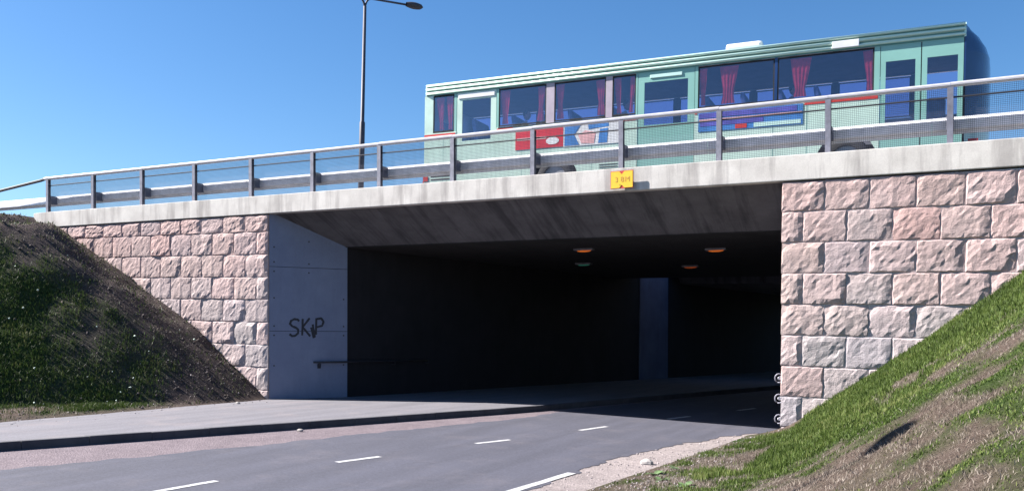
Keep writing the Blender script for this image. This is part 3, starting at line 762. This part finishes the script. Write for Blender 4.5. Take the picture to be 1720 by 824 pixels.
# roof with curved shoulders, ribbed cornice
prof = [(.0, WT), (.0, 2.96), (.03, 3.05), (.12, 3.10), (.4, 3.13), (1.25, 3.16), (2.1, 3.13), (2.38, 3.10), (2.47, 3.05), (2.5, 2.96), (2.5, WT), (2.44, WT), (2.44, 2.95), (1.25, 3.07), (.06, 2.95), (.06, WT)]
MB().sweep(prof, [(x, 0, 0) for x in (0.02, 4, 8, 12.0, BL)], True).build('roof', 'busroof', bus)
for z in (2.835, 2.94, 3.035):
    MB().tube([(.05, -.012, z), (BL-.02, -.012, z)], .034, 8).build('roof_rib', 'busroof', bus, smooth=True)
for z in (2.887, 2.988, 2.79): bx('rib_groove', .06, BL-.04, -.008, .004, z-.012, z+.012, 'busrib')
bx('rear_wall', 0, .05, .045, BWD-.045, .35, 3.05, 'busgreen', bevel=0)
bx('rear_bumper', -.05, .02, .03, BWD-.03, .35, .62, 'redlamp')
bx('rear_light', -.02, .12, -.012, .06, .60, .72, 'redlamp')
bx('floor', .06, BL, .05, BWD-.05, .78, .86, 'inter')
bx('ceiling', .06, BL, .07, BWD-.07, 2.80, 2.84, 'inter')
# near-side pillars
for a, b_, mt in ((0, .25, 'busgreen'), (.86, .93, 'busgreen2'), (2.05, 2.11, 'busgreen2'), (3.38, 3.59, 'pillar'), (4.89, 5.05, 'pillar'), (5.62, 5.66, 'busgreen2'), (6.99, 7.06, 'busgreen2'), (8.72, 8.78, 'navy'), (10.72, 10.83, 'busgreen2'), (12.38, BL, 'navy')):
    bx('pillar', a, b_, .003, .06, WB+.001, WT-.001, mt)
for x in (0, 2.1, 4.0, 5.9, 7.8, 9.7, 11.4):
    bx('far_pillar', x, x+.14, BWD-.06, BWD-.003, WB+.001, WT-.001, 'inter')
def window(x0, x1, z0=WB+.02, z1=WT-.02, y_=.02):
    w_ = bx('window', x0+.03, x1-.03, y_-.004, y_+.004, z0+.03, z1-.03, 'glass')
    m_ = MB(); m_.box(x0, x1, y_-.012, y_+.012, z0, z0+.028); m_.box(x0, x1, y_-.012, y_+.012, z1-.028, z1); m_.box(x0, x0+.028, y_-.012, y_+.012, z0+.0281, z1-.0281); m_.box(x1-.028, x1, y_-.012, y_+.012, z0+.0281, z1-.0281)
    m_.build('rubber_frame', 'rubber', w_); return w_
for a, b_ in ((.25, .86), (2.11, 3.38), (3.59, 4.89), (5.05, 5.62), (7.06, 8.72), (8.78, 10.72)): window(a, b_)
for a, b_ in ((.14, 2.1), (2.24, 4.0), (4.14, 5.9), (6.04, 7.8), (7.94, 9.7), (9.84, 11.4)): window(a, b_, y_=BWD-.03)
# doors
def door(a, b_, leaves, gz0, gz1):
    d = MB(); nl = leaves; wdt = (b_-a)/nl
    for k in range(nl):
        x0 = a+k*wdt+.01; x1 = a+(k+1)*wdt-.01; fwd = .15 if nl == 1 else .1
        d.box(x0, x1, .006, .035, .36, gz0); d.box(x0, x1, .006, .035, gz1, WT-.004)
        d.box(x0, x0+fwd, .006, .035, gz0+.0002, gz1-.0002); d.box(x1-fwd, x1, .006, .035, gz0+.0002, gz1-.0002)
    o = d.build('door', 'busgreen2' if a > 5 else 'busgreen', bus)
    for k in range(nl):
        x0 = a+k*wdt+.01; x1 = a+(k+1)*wdt-.01; fwd = .15 if nl == 1 else .1
        bx('door_glass', x0+fwd, x1-fwd, .014, .022, gz0, gz1, 'glass', o)
        bx('rubber_edge', x1-.004, x1+.024, .012, .03, .36, WT-.01, 'rubber', o)
    return o
door(.93, 2.05, 1, 1.56, 2.58); door(5.66, 6.99, 1, 1.56, 2.54); door(10.83, 12.38, 2, 1.08, 2.44)
o = bx('door_header', .98, 2.0, -.012, .006, 2.62, 2.74, 'white', bevel=.01)
o = bx('door_header', 5.95, 6.7, -.012, .006, 2.62, 2.70, 'busroof', bevel=.01)
bx('destination_display', 9.89, 10.42, -.055, -.02, 2.815, 2.965, 'white', bevel=.008)
# waist stripe, trim and advertisements
for a, b_ in ((.0, .9), (2.07, 2.5), (5.26, 5.64), (7.0, 7.05), (9.35, 10.8)): bx('red_stripe', a, b_, -.006, -.001, 1.70, 1.79, 'redstripe')
bx('sill_trim', 2.1, 5.64, -.012, 0, 1.797, 1.815, 'rubber'); bx('sill_trim', 7.0, 10.8, -.012, 0, 1.797, 1.815, 'rubber')
a1 = bx('advert_panel', 2.58, 3.84, -.010, -.003, 1.22, 1.72, 'adred')
bx('advert_band', 2.62, 3.4, -.0145, -.0105, 1.44, 1.50, 'adpink', a1)
MB().prism([(3.56+.17*math.cos(q), 1.38+.09*math.sin(q)) for q in np.linspace(0, 6.28, 15)[:-1]], lambda x, z: (x, -.014, z), lambda x, z: (x, -.0105, z)).build('advert_spot', 'white', a1)
a2 = bx('advert_panel', 3.85, 5.25, -.010, -.003, 1.21, 1.74, 'white')
MB().prism([(3.87, 1.23), (4.25, 1.23), (4.12, 1.47), (4.3, 1.72), (3.87, 1.72)], lambda x, z: (x, -.014, z), lambda x, z: (x, -.0105, z)).build('advert_block', 'adblue', a2)
MB().prism([(4.48, 1.58), (4.98, 1.62), (4.96, 1.72), (4.46, 1.72)], lambda x, z: (x, -.014, z), lambda x, z: (x, -.0105, z)).build('advert_block', 'adblue', a2)
MB().prism([(4.72, 1.24), (4.94, 1.24), (4.96, 1.58), (4.76, 1.56)], lambda x, z: (x, -.0142, z), lambda x, z: (x, -.0105, z)).build('advert_block', 'adblue', a2)
MB().prism([(4.3, 1.26), (4.62, 1.24), (4.66, 1.5), (4.4, 1.56), (4.22, 1.46)], lambda x, z: (x, -.0138, z), lambda x, z: (x, -.0105, z)).build('advert_block', 'adpink', a2)
a3 = bx('advert_panel', 7.08, 9.32, -.010, -.003, 1.30, 1.74, 'adblue')
bx('advert_band', 7.1, 9.2, -.0145, -.0105, 1.60, 1.71, 'adpurple', a3); bx('advert_band', 7.1, 9.3, -.0145, -.0105, 1.535, 1.575, 'adpink', a3)
bx('advert_band', 7.12, 8.5, -.0145, -.0105, 1.42, 1.52, 'adpurple', a3); bx('advert_band', 7.9, 8.15, -.0145, -.0105, 1.32, 1.41, 'redstripe', a3)
bx('advert_band', 8.3, 9.28, -.0145, -.0105, 1.32, 1.41, 'busroof', a3)
for a, b_ in ((4.3, 5.62), (7.05, 9.5), (2.1, 2.9)): bx('skirt_line', a, b_, -.008, -.001, .93, .955, 'busrib')
for x in (.55, 2.75, 4.55, 5.3, 7.6, 8.7, 9.4): bx('panel_seam', x, x+.012, -.0012, .004, .36, 1.69, 'busrib')
for z in (.62, .70, .78): bx('vent_slot', .2, .75, -.006, .004, z, z+.03, 'rubber')
for z in (.60, .66, .72): bx('vent_slot', 4.75, 5.2, -.006, .004, z, z+.02, 'rubber')
# roof hatch
hm = MB(); hm.box(7.62, 8.42, .16, 1.1, 3.08, 3.26); o = hm.build('roof_hatch', 'white', bus, bevel=.07)
# front
def front(zlv, mat, name):
    rows = []
    for z, ex in zlv:
        row = []
        for t in np.linspace(0, 1, 17):
            yv = BWD*t; c = abs(2*t-1); row.append((BL+(ex-BL)*(1-c**3.2), yv, z))
        rows.append(row)
    return MB().grid(rows).build(name, mat, bus, smooth=True)
front([(.34, 12.84), (.6, 12.9), (1.1, 12.92)], 'busgreen', 'front_panel')
front([(1.1, 12.92), (1.5, 12.92), (1.92, 12.92), (2.3, 12.915), (2.51, 12.90)], 'navy', 'windscreen')
front([(2.51, 12.90), (2.7, 12.84), (2.88, 12.72), (3.0, 12.55), (3.07, 12.42)], 'navy', 'destination_box')
for z in (.95, .71): bx('indicator_light', 12.46, 12.66, .06, .13, z-.05, z+.05, 'redlamp')
# wheels
for wx in (RW, FW):
    for yy0 in (.02, BWD-.34):
        t = MB(); c = (wx, yy0, .49)
        rows = []
        for (ry, rad) in ((0, .30), (0, .44), (.03, .485), (.16, .49), (.28, .485), (.31, .44), (.31, .30)):
            rows.append([(wx+rad*math.cos(q), yy0+ry, .49+rad*math.sin(q)) for q in np.linspace(0, 2*math.pi, 25)])
        tyre = t.grid(rows).build('wheel', 'rubber', bus, smooth=True)
        MB().disc((wx, yy0+.04 if yy0 < 1 else yy0+.2, .49), (0, 1, 0), .30, .05, 18).build('rim', 'rim', tyre); MB().disc((wx, yy0-.01 if yy0 < 1 else yy0+.22, .49), (0, 1, 0), .11, .08, 12).build('hub', 'rim', tyre)
    # wheel well
    rows = [[(x, yv, z) for x, z in [(wx+.62*math.cos(q), .48+.62*.95*math.sin(q)) for q in np.linspace(-.2, math.pi+.2, 11)]] for yv in (.03, .5)]
    MB().grid(rows).build('wheel_well', 'rubber', bus)
# curtains
def curtain(x0, x1, z0=1.9, z1=2.72, y_=.048):
    nx = max(6, int((x1-x0)/.03)); mid = (x0+x1)/2; rows = []; tie = random.uniform(.15, .45); sw = random.uniform(-.06, .06)
    for z in np.linspace(z0, z1, 6):
        t = (z-z0)/(z1-z0); g_ = .42+.58*abs(t-tie)**.8
        rows.append([(mid+sw*(1-t)+(x-mid)*g_, y_+.007*math.sin((x-x0)*58), z) for x in np.linspace(x0, x1, nx)])
    MB().grid(rows).build('curtain', 'curtain', bus, smooth=True)
for a, b_ in ((.30, .56), (.60, .84), (2.12, 2.42), (3.12, 3.38), (3.60, 3.86), (4.6, 4.88), (5.06, 5.26), (5.46, 5.62), (7.08, 7.26), (7.5, 7.98), (9.02, 9.5), (10.48, 10.72)): curtain(a, b_)
# seats
sprof = [(0, .42), (.05, .50), (.42, .52), (.46, .46), (.53, 1.02), (.58, 1.28), (.64, 1.30), (.68, 1.24), (.62, .9), (.52, .36), (.0, .36)]
sm = None
for x in (.35, 1.25, 2.35, 3.1, 3.85, 4.6, 7.15, 7.95, 8.75, 9.5):
    for yv in (.2, 1.6):
        if sm is None:
            s_ = MB().prism(sprof, lambda a, z: (.68-a, 0, z), lambda a, z: (.68-a, .82, z)).build('seat', 'seat', bus, bevel=.03); sm = s_.data
            lg = MB().box(.25, .32, .3, .5, 0, .37); lgo = lg.build('seat_leg', 'inter', s_); lgd = lgo.data
        else:
            s_ = link('seat', sm, bus); link('seat_leg', lgd, s_)
        s_.location = (x, yv, .86)
bx('driver_seat', 11.7, 12.1, 1.5, 2.0, .87, 2.0, 'seat', bevel=.08)

# passengers (seated, one continuous skinned body each)
def person(loc, rz, lab, shirt, lean=0.0):
    root = thing('person', lab, 'person', loc, 'passengers seated in the bus', world=False); root.rotation_euler = (0, 0, rz)
    J = {'pel': (0, 0, .10, .13), 'waist': (.0, 0, .28, .125), 'chest': (.02, 0, .46, .15), 'neck': (.03, 0, .62, .055), 'nk2': (.045, 0, .68, .05)}
    for s_, a in ((1, 'l'), (-1, 'r')):
        J.update({'sh'+a: (.02, .17*s_, .56, .065), 'el'+a: (.08, .23*s_, .30, .048), 'wr'+a: (.32, .14*s_, .22, .035), 'hip'+a: (.02, .09*s_, .08, .09), 'kn'+a: (.46, .11*s_, .12, .065), 'an'+a: (.46, .11*s_, -.33, .042), 'to'+a: (.62, .12*s_, -.38, .035)})
    E = [('pel', 'waist'), ('waist', 'chest'), ('chest', 'neck'), ('neck', 'nk2')]
    for a in 'lr': E += [('chest', 'sh'+a), ('sh'+a, 'el'+a), ('el'+a, 'wr'+a), ('pel', 'hip'+a), ('hip'+a, 'kn'+a), ('kn'+a, 'an'+a), ('an'+a, 'to'+a)]
    ks = list(J); me_ = bpy.data.meshes.new('body'); me_.from_pydata([(J[k][0]+lean*J[k][2], J[k][1], J[k][2]) for k in ks], [(ks.index(a), ks.index(b_)) for a, b_ in E], [])
    o = link('body', me_, root); md = o.modifiers.new('skin', 'SKIN'); me_.skin_vertices[0].data[0].use_root = True
    for i, k in enumerate(ks): me_.skin_vertices[0].data[i].radius = (J[k][3], J[k][3])
    o.modifiers.new('sub', 'SUBSURF').levels = 1; o.modifiers['sub'].render_levels = 1
    dg = bpy.context.evaluated_depsgraph_get(); m2 = bpy.data.meshes.new_from_object(o.evaluated_get(dg)); o.modifiers.clear(); o.data = m2
    m2.materials.clear(); m2.materials.append(MT[shirt])
    for p in m2.polygons: p.use_smooth = True
    hx = .065+lean*.78; h = MB().ellipsoid((hx, 0, .80), (.095, .075, .12), 14, 10)
    h.ellipsoid((hx+.095, 0, .79), (.022, .014, .022), 6, 5)
    for s_ in (1, -1): h.ellipsoid((hx-.005, .076*s_, .795), (.02, .01, .03), 6, 5)
    hd_ = h.build('head', 'skin', root, smooth=True)
    for s_ in (1, -1): MB().ellipsoid((hx+.083, .03*s_, .815), (.01, .012, .008), 6, 5).build('eye', 'hair', hd_)
    MB().ellipsoid((hx+.083, 0, .748), (.012, .024, .006), 8, 5).build('mouth', 'redstripe', hd_)
    MB().ellipsoid((hx-.022, 0, .835), (.088, .084, .105), 14, 8).build('hair', 'hair', root, smooth=True)
bus_m = Matrix.Translation(bus.location) @ bus.rotation_euler.to_matrix().to_4x4()
for (x, yv, lab, sh, ln_) in ((2.55, .46, 'passenger in a pale jacket behind the window next to the rear door', 'cloth', 0), (5.10, .42, 'passenger in a beige jacket behind the narrow window by the middle door', 'cloth', .1), (8.98, .46, 'passenger in a grey jacket behind the long front side window', 'cloth2', 0)):
    if x == 5.10: s_ = link('seat', sm, bus); s_.location = (4.9, .2, .86); link('seat_leg', lgd, s_)
    p = bus_m @ Vector((x+.02, yv+.12, 1.40)); person(p, bus.rotation_euler.z, lab, sh, ln_)

# ------------------------------------------------------------------ vegetation and small things
def blades(name, n, region, dens, hfun, zfun, mat, wd, seed, lean=.5):
    r = np.random.default_rng(seed)
    x0, x1, y0, y1 = region
    X = r.uniform(x0, x1, n); Y = r.uniform(y0, y1, n)
    keep = r.uniform(0, 1, n) < dens(X, Y); X, Y = X[keep], Y[keep]; n = len(X)
    Z = zfun(X, Y)-.01; hh = hfun(X, Y)*r.uniform(.5, 1.25, n); a = r.uniform(0, 2*np.pi, n)
    ln_ = r.uniform(.1, lean, n)*hh; la = r.uniform(0, 2*np.pi, n); wv = wd*r.uniform(.6, 1.4, n)
    dx, dy = np.cos(a)*wv, np.sin(a)*wv; lx, ly = np.cos(la)*ln_, np.sin(la)*ln_
    V = np.zeros((n, 5, 3)); V[:, 0] = np.stack([X-dx, Y-dy, Z], -1); V[:, 1] = np.stack([X+dx, Y+dy, Z], -1)
    V[:, 2] = np.stack([X+dx*.75+lx*.35, Y+dy*.75+ly*.35, Z+hh*.6], -1); V[:, 3] = np.stack([X-dx*.75+lx*.35, Y-dy*.75+ly*.35, Z+hh*.6], -1)
    V[:, 4] = np.stack([X+lx, Y+ly, Z+hh], -1)
    b = (np.arange(n)*5)[:, None]
    F = np.concatenate([b+np.array([0, 1, 2]), b+np.array([0, 2, 3]), b+np.array([3, 2, 4])], 0)
    me_ = bpy.data.meshes.new(name); np_mesh(me_, V.reshape(-1, 3), F)
    t = np.clip(r.normal(.45, .2, n)+(fbm(X, Y, 1.7, seed)-.5)*1.1, 0, 1)
    at_ = me_.color_attributes.new('tint', 'FLOAT_COLOR', 'POINT')
    at_.data.foreach_set('color', np.repeat(np.stack([t, t, t, t*0+1], -1), 5, 0).astype(np.float32).ravel())
    me_.materials.append(MT[mat]); return kind(link(name, me_), 'stuff')
def open_r(X, Y): return (X > np.interp(Y, [-12, -6.5, -3, 0], [11.2, 11.65, 11.75, 12.55]))*1.0
def dens_r(X, Y): return np.clip((cover(X, Y)[0]-.25)*1.5, 0, 1)*open_r(X, Y)*np.clip((X-11.6)*1.5+.4, 0, 1)
def h_r(X, Y): return .03+.055*np.clip((Y-(-6.0+(X-14)*.9))/2+.4, 0, 1)*np.clip(X-11.8, .2, 1)
o = blades('grass', 330000, (11.4, 19, -14, -.02), dens_r, h_r, hill_right, 'blade_r', .0055, 31)
tag(o, 'fresh green grass on the sunlit bank beside the stone wall', 'grass')
o = blades('dry_grass', 190000, (11.9, 19, -14, -.5), lambda X, Y: np.clip(.75-cover(X, Y)[0], .06, .7)*open_r(X, Y), lambda X, Y: .045+0*X, hill_right, 'dry', .0035, 32, 1.6)
tag(o, 'short dry straw coloured grass on the sunlit bank', 'grass')
def inl(X, Y): return (X < -.15)*1.0*(Y < -.03)
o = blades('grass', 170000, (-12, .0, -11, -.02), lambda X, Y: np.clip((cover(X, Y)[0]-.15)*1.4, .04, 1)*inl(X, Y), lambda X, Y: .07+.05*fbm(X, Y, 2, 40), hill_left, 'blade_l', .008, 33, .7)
tag(o, 'dark grass on the shaded bank beside the sidewalk', 'grass')
o = blades('dry_grass', 50000, (-12, .2, -11, -.02), lambda X, Y: np.clip(.8-cover(X, Y)[0], .05, .6)*inl(X, Y), lambda X, Y: .05+0*X, hill_left, 'dry', .0045, 34, 1.5)
tag(o, 'matted dry stalks on the shaded bank', 'grass')
def lumps(name, n, region, zfun, dens, mat, s0, s1, seed, lab, cat, lift=.2):
    r = np.random.default_rng(seed); base_v = np.array([(1, 0, 0), (-1, 0, 0), (0, 1, 0), (0, -1, 0), (0, 0, 1), (0, 0, -1)], float)
    base_f = np.array([(0, 2, 4), (2, 1, 4), (1, 3, 4), (3, 0, 4), (2, 0, 5), (1, 2, 5), (3, 1, 5), (0, 3, 5)])
    X = r.uniform(region[0], region[1], n); Y = r.uniform(region[2], region[3], n); k = r.uniform(0, 1, n) < dens(X, Y); X, Y = X[k], Y[k]; n = len(X)
    sc = s0+(s1-s0)*r.uniform(0, 1, n)**3; Z = zfun(X, Y)+sc*lift
    V = base_v[None]*(sc[:, None, None]*r.uniform(.5, 1.3, (n, 6, 1)))+r.normal(0, .25, (n, 6, 3))*sc[:, None, None]+np.stack([X, Y, Z], -1)[:, None]
    F = (np.arange(n)*6)[:, None, None]+base_f[None]
    me_ = bpy.data.meshes.new(name); np_mesh(me_, V.reshape(-1, 3), F.reshape(-1, 3)); me_.materials.append(MT[mat])
    return tag(kind(link(name, me_), 'stuff'), lab, cat)
lumps('soil_clods', 6000, (-11, -.1, -10, -.02), hill_left, lambda X, Y: np.clip(1-cover(X, Y)[0], .05, 1), 'clod', .008, .045, 51, 'loose dark soil clods on the shaded bank along the stone wall', 'soil')
lumps('pebbles', 3500, (10.6, 12.8, -9, 0), lambda X, Y: np.maximum(zroad(X, Y)-.01, hill_right(X, Y)), lambda X, Y: np.where(X > interp_pts(asR, Y)+.05, .8, .02), 'pebble', .005, .022, 52, 'small loose pebbles along the grassy road edge', 'pebbles')
lumps('pebbles', 2500, (2.5, 7.4, -11, 1), lambda X, Y: zroad(X, Y)-.01, lambda X, Y: np.where((X > Xk(Y)+.03) & (X < interp_pts(asL, Y)+.1), .8, .01), 'pebble', .004, .014, 53, 'fine pink grit scattered along the foot of the kerb', 'pebbles')
lumps('pebbles', 1500, (-1.6, 1.0, -9, -.1), lambda X, Y: np.maximum(.12, hill_left(X, Y)), lambda X, Y: np.clip(.4-X*.3, .02, .8), 'pebble', .005, .025, 54, 'small stones along the foot of the shaded bank', 'pebbles')
lumps('flowers', 130, (-9, -.8, -9, -.6), lambda X, Y: hill_left(X, Y)+.09, lambda X, Y: np.where(fbm(X, Y, .5, 60) > .5, .9, .15), 'flower', .018, .035, 55, 'tiny pale flower heads dotted over the shaded bank', 'flowers', 0)
def weed(x, y_, z, s, lab, seed):
    r = random.Random(seed); t = thing('weed', lab, 'plant', (x, y_, z))
    for k in range(11):
        a = r.uniform(0, 6.28); L = s*r.uniform(.6, 1.1); up_ = r.uniform(.3, 1.1); dv = Vector((math.cos(a), math.sin(a), up_)).normalized(); sd = Vector((-math.sin(a), math.cos(a), 0))
        rows = []
        for q in np.linspace(0, 1, 5):
            c = Vector((x, y_, z))+dv*L*q-Vector((0, 0, 1))*L*.45*q*q; wq = L*.16*math.sin(math.pi*(.12+.86*q)); rows.append([c-sd*wq, c+Vector((0, 0, -.15*wq)), c+sd*wq])
        MB().grid(rows).build('leaf', 'weed', t, fix=False)
def hr(x, y_): return float(hill_right(x, y_))
for i, (x, y_, s, lab) in enumerate(((11.98, -5.3, .24, 'leafy weed at the gravel edge beside the rounded stone'), (12.25, -5.9, .20, 'pale broad leaved weed in the grass at the foot of the bank'), (12.75, -6.5, .22, 'small pale weed lower on the sunlit bank'), (12.1, -4.7, .18, 'tuft of low leaves on the pale gravel'))):
    weed(x, y_, max(hr(x, y_), float(zroad(x, y_)-.014))-.01, s, lab, 70+i)
def rock(x, y_, z, r_, lab, seed):
    rg = np.random.default_rng(seed); m_ = MB().ellipsoid((x, y_, z+r_*.35), (r_*1.3, r_*.8, r_*.7), 9, 6)
    m_.v = [tuple(np.array(v)+(fbm(v[0]*9, v[1]*9+v[2]*7, 1.3, seed)-.5)*r_*.6) for v in m_.v]
    return tag(m_.build('rock', 'rock'), lab, 'rock')
rock(11.5, -4.2, float(zroad(11.5, -4.2))-.02, .09, 'rounded grey stone lying on the gravel at the grass edge', 3)
rock(.42, -1.5, .12, .05, 'pale stone on the sidewalk at the foot of the shaded bank', 4)
rock(5.0, -4.6, -.01, .05, 'small pale stone in the grit beside the kerb', 5)

for o in bpy.data.objects:
    if '_w' in o.keys(): del o['_w']
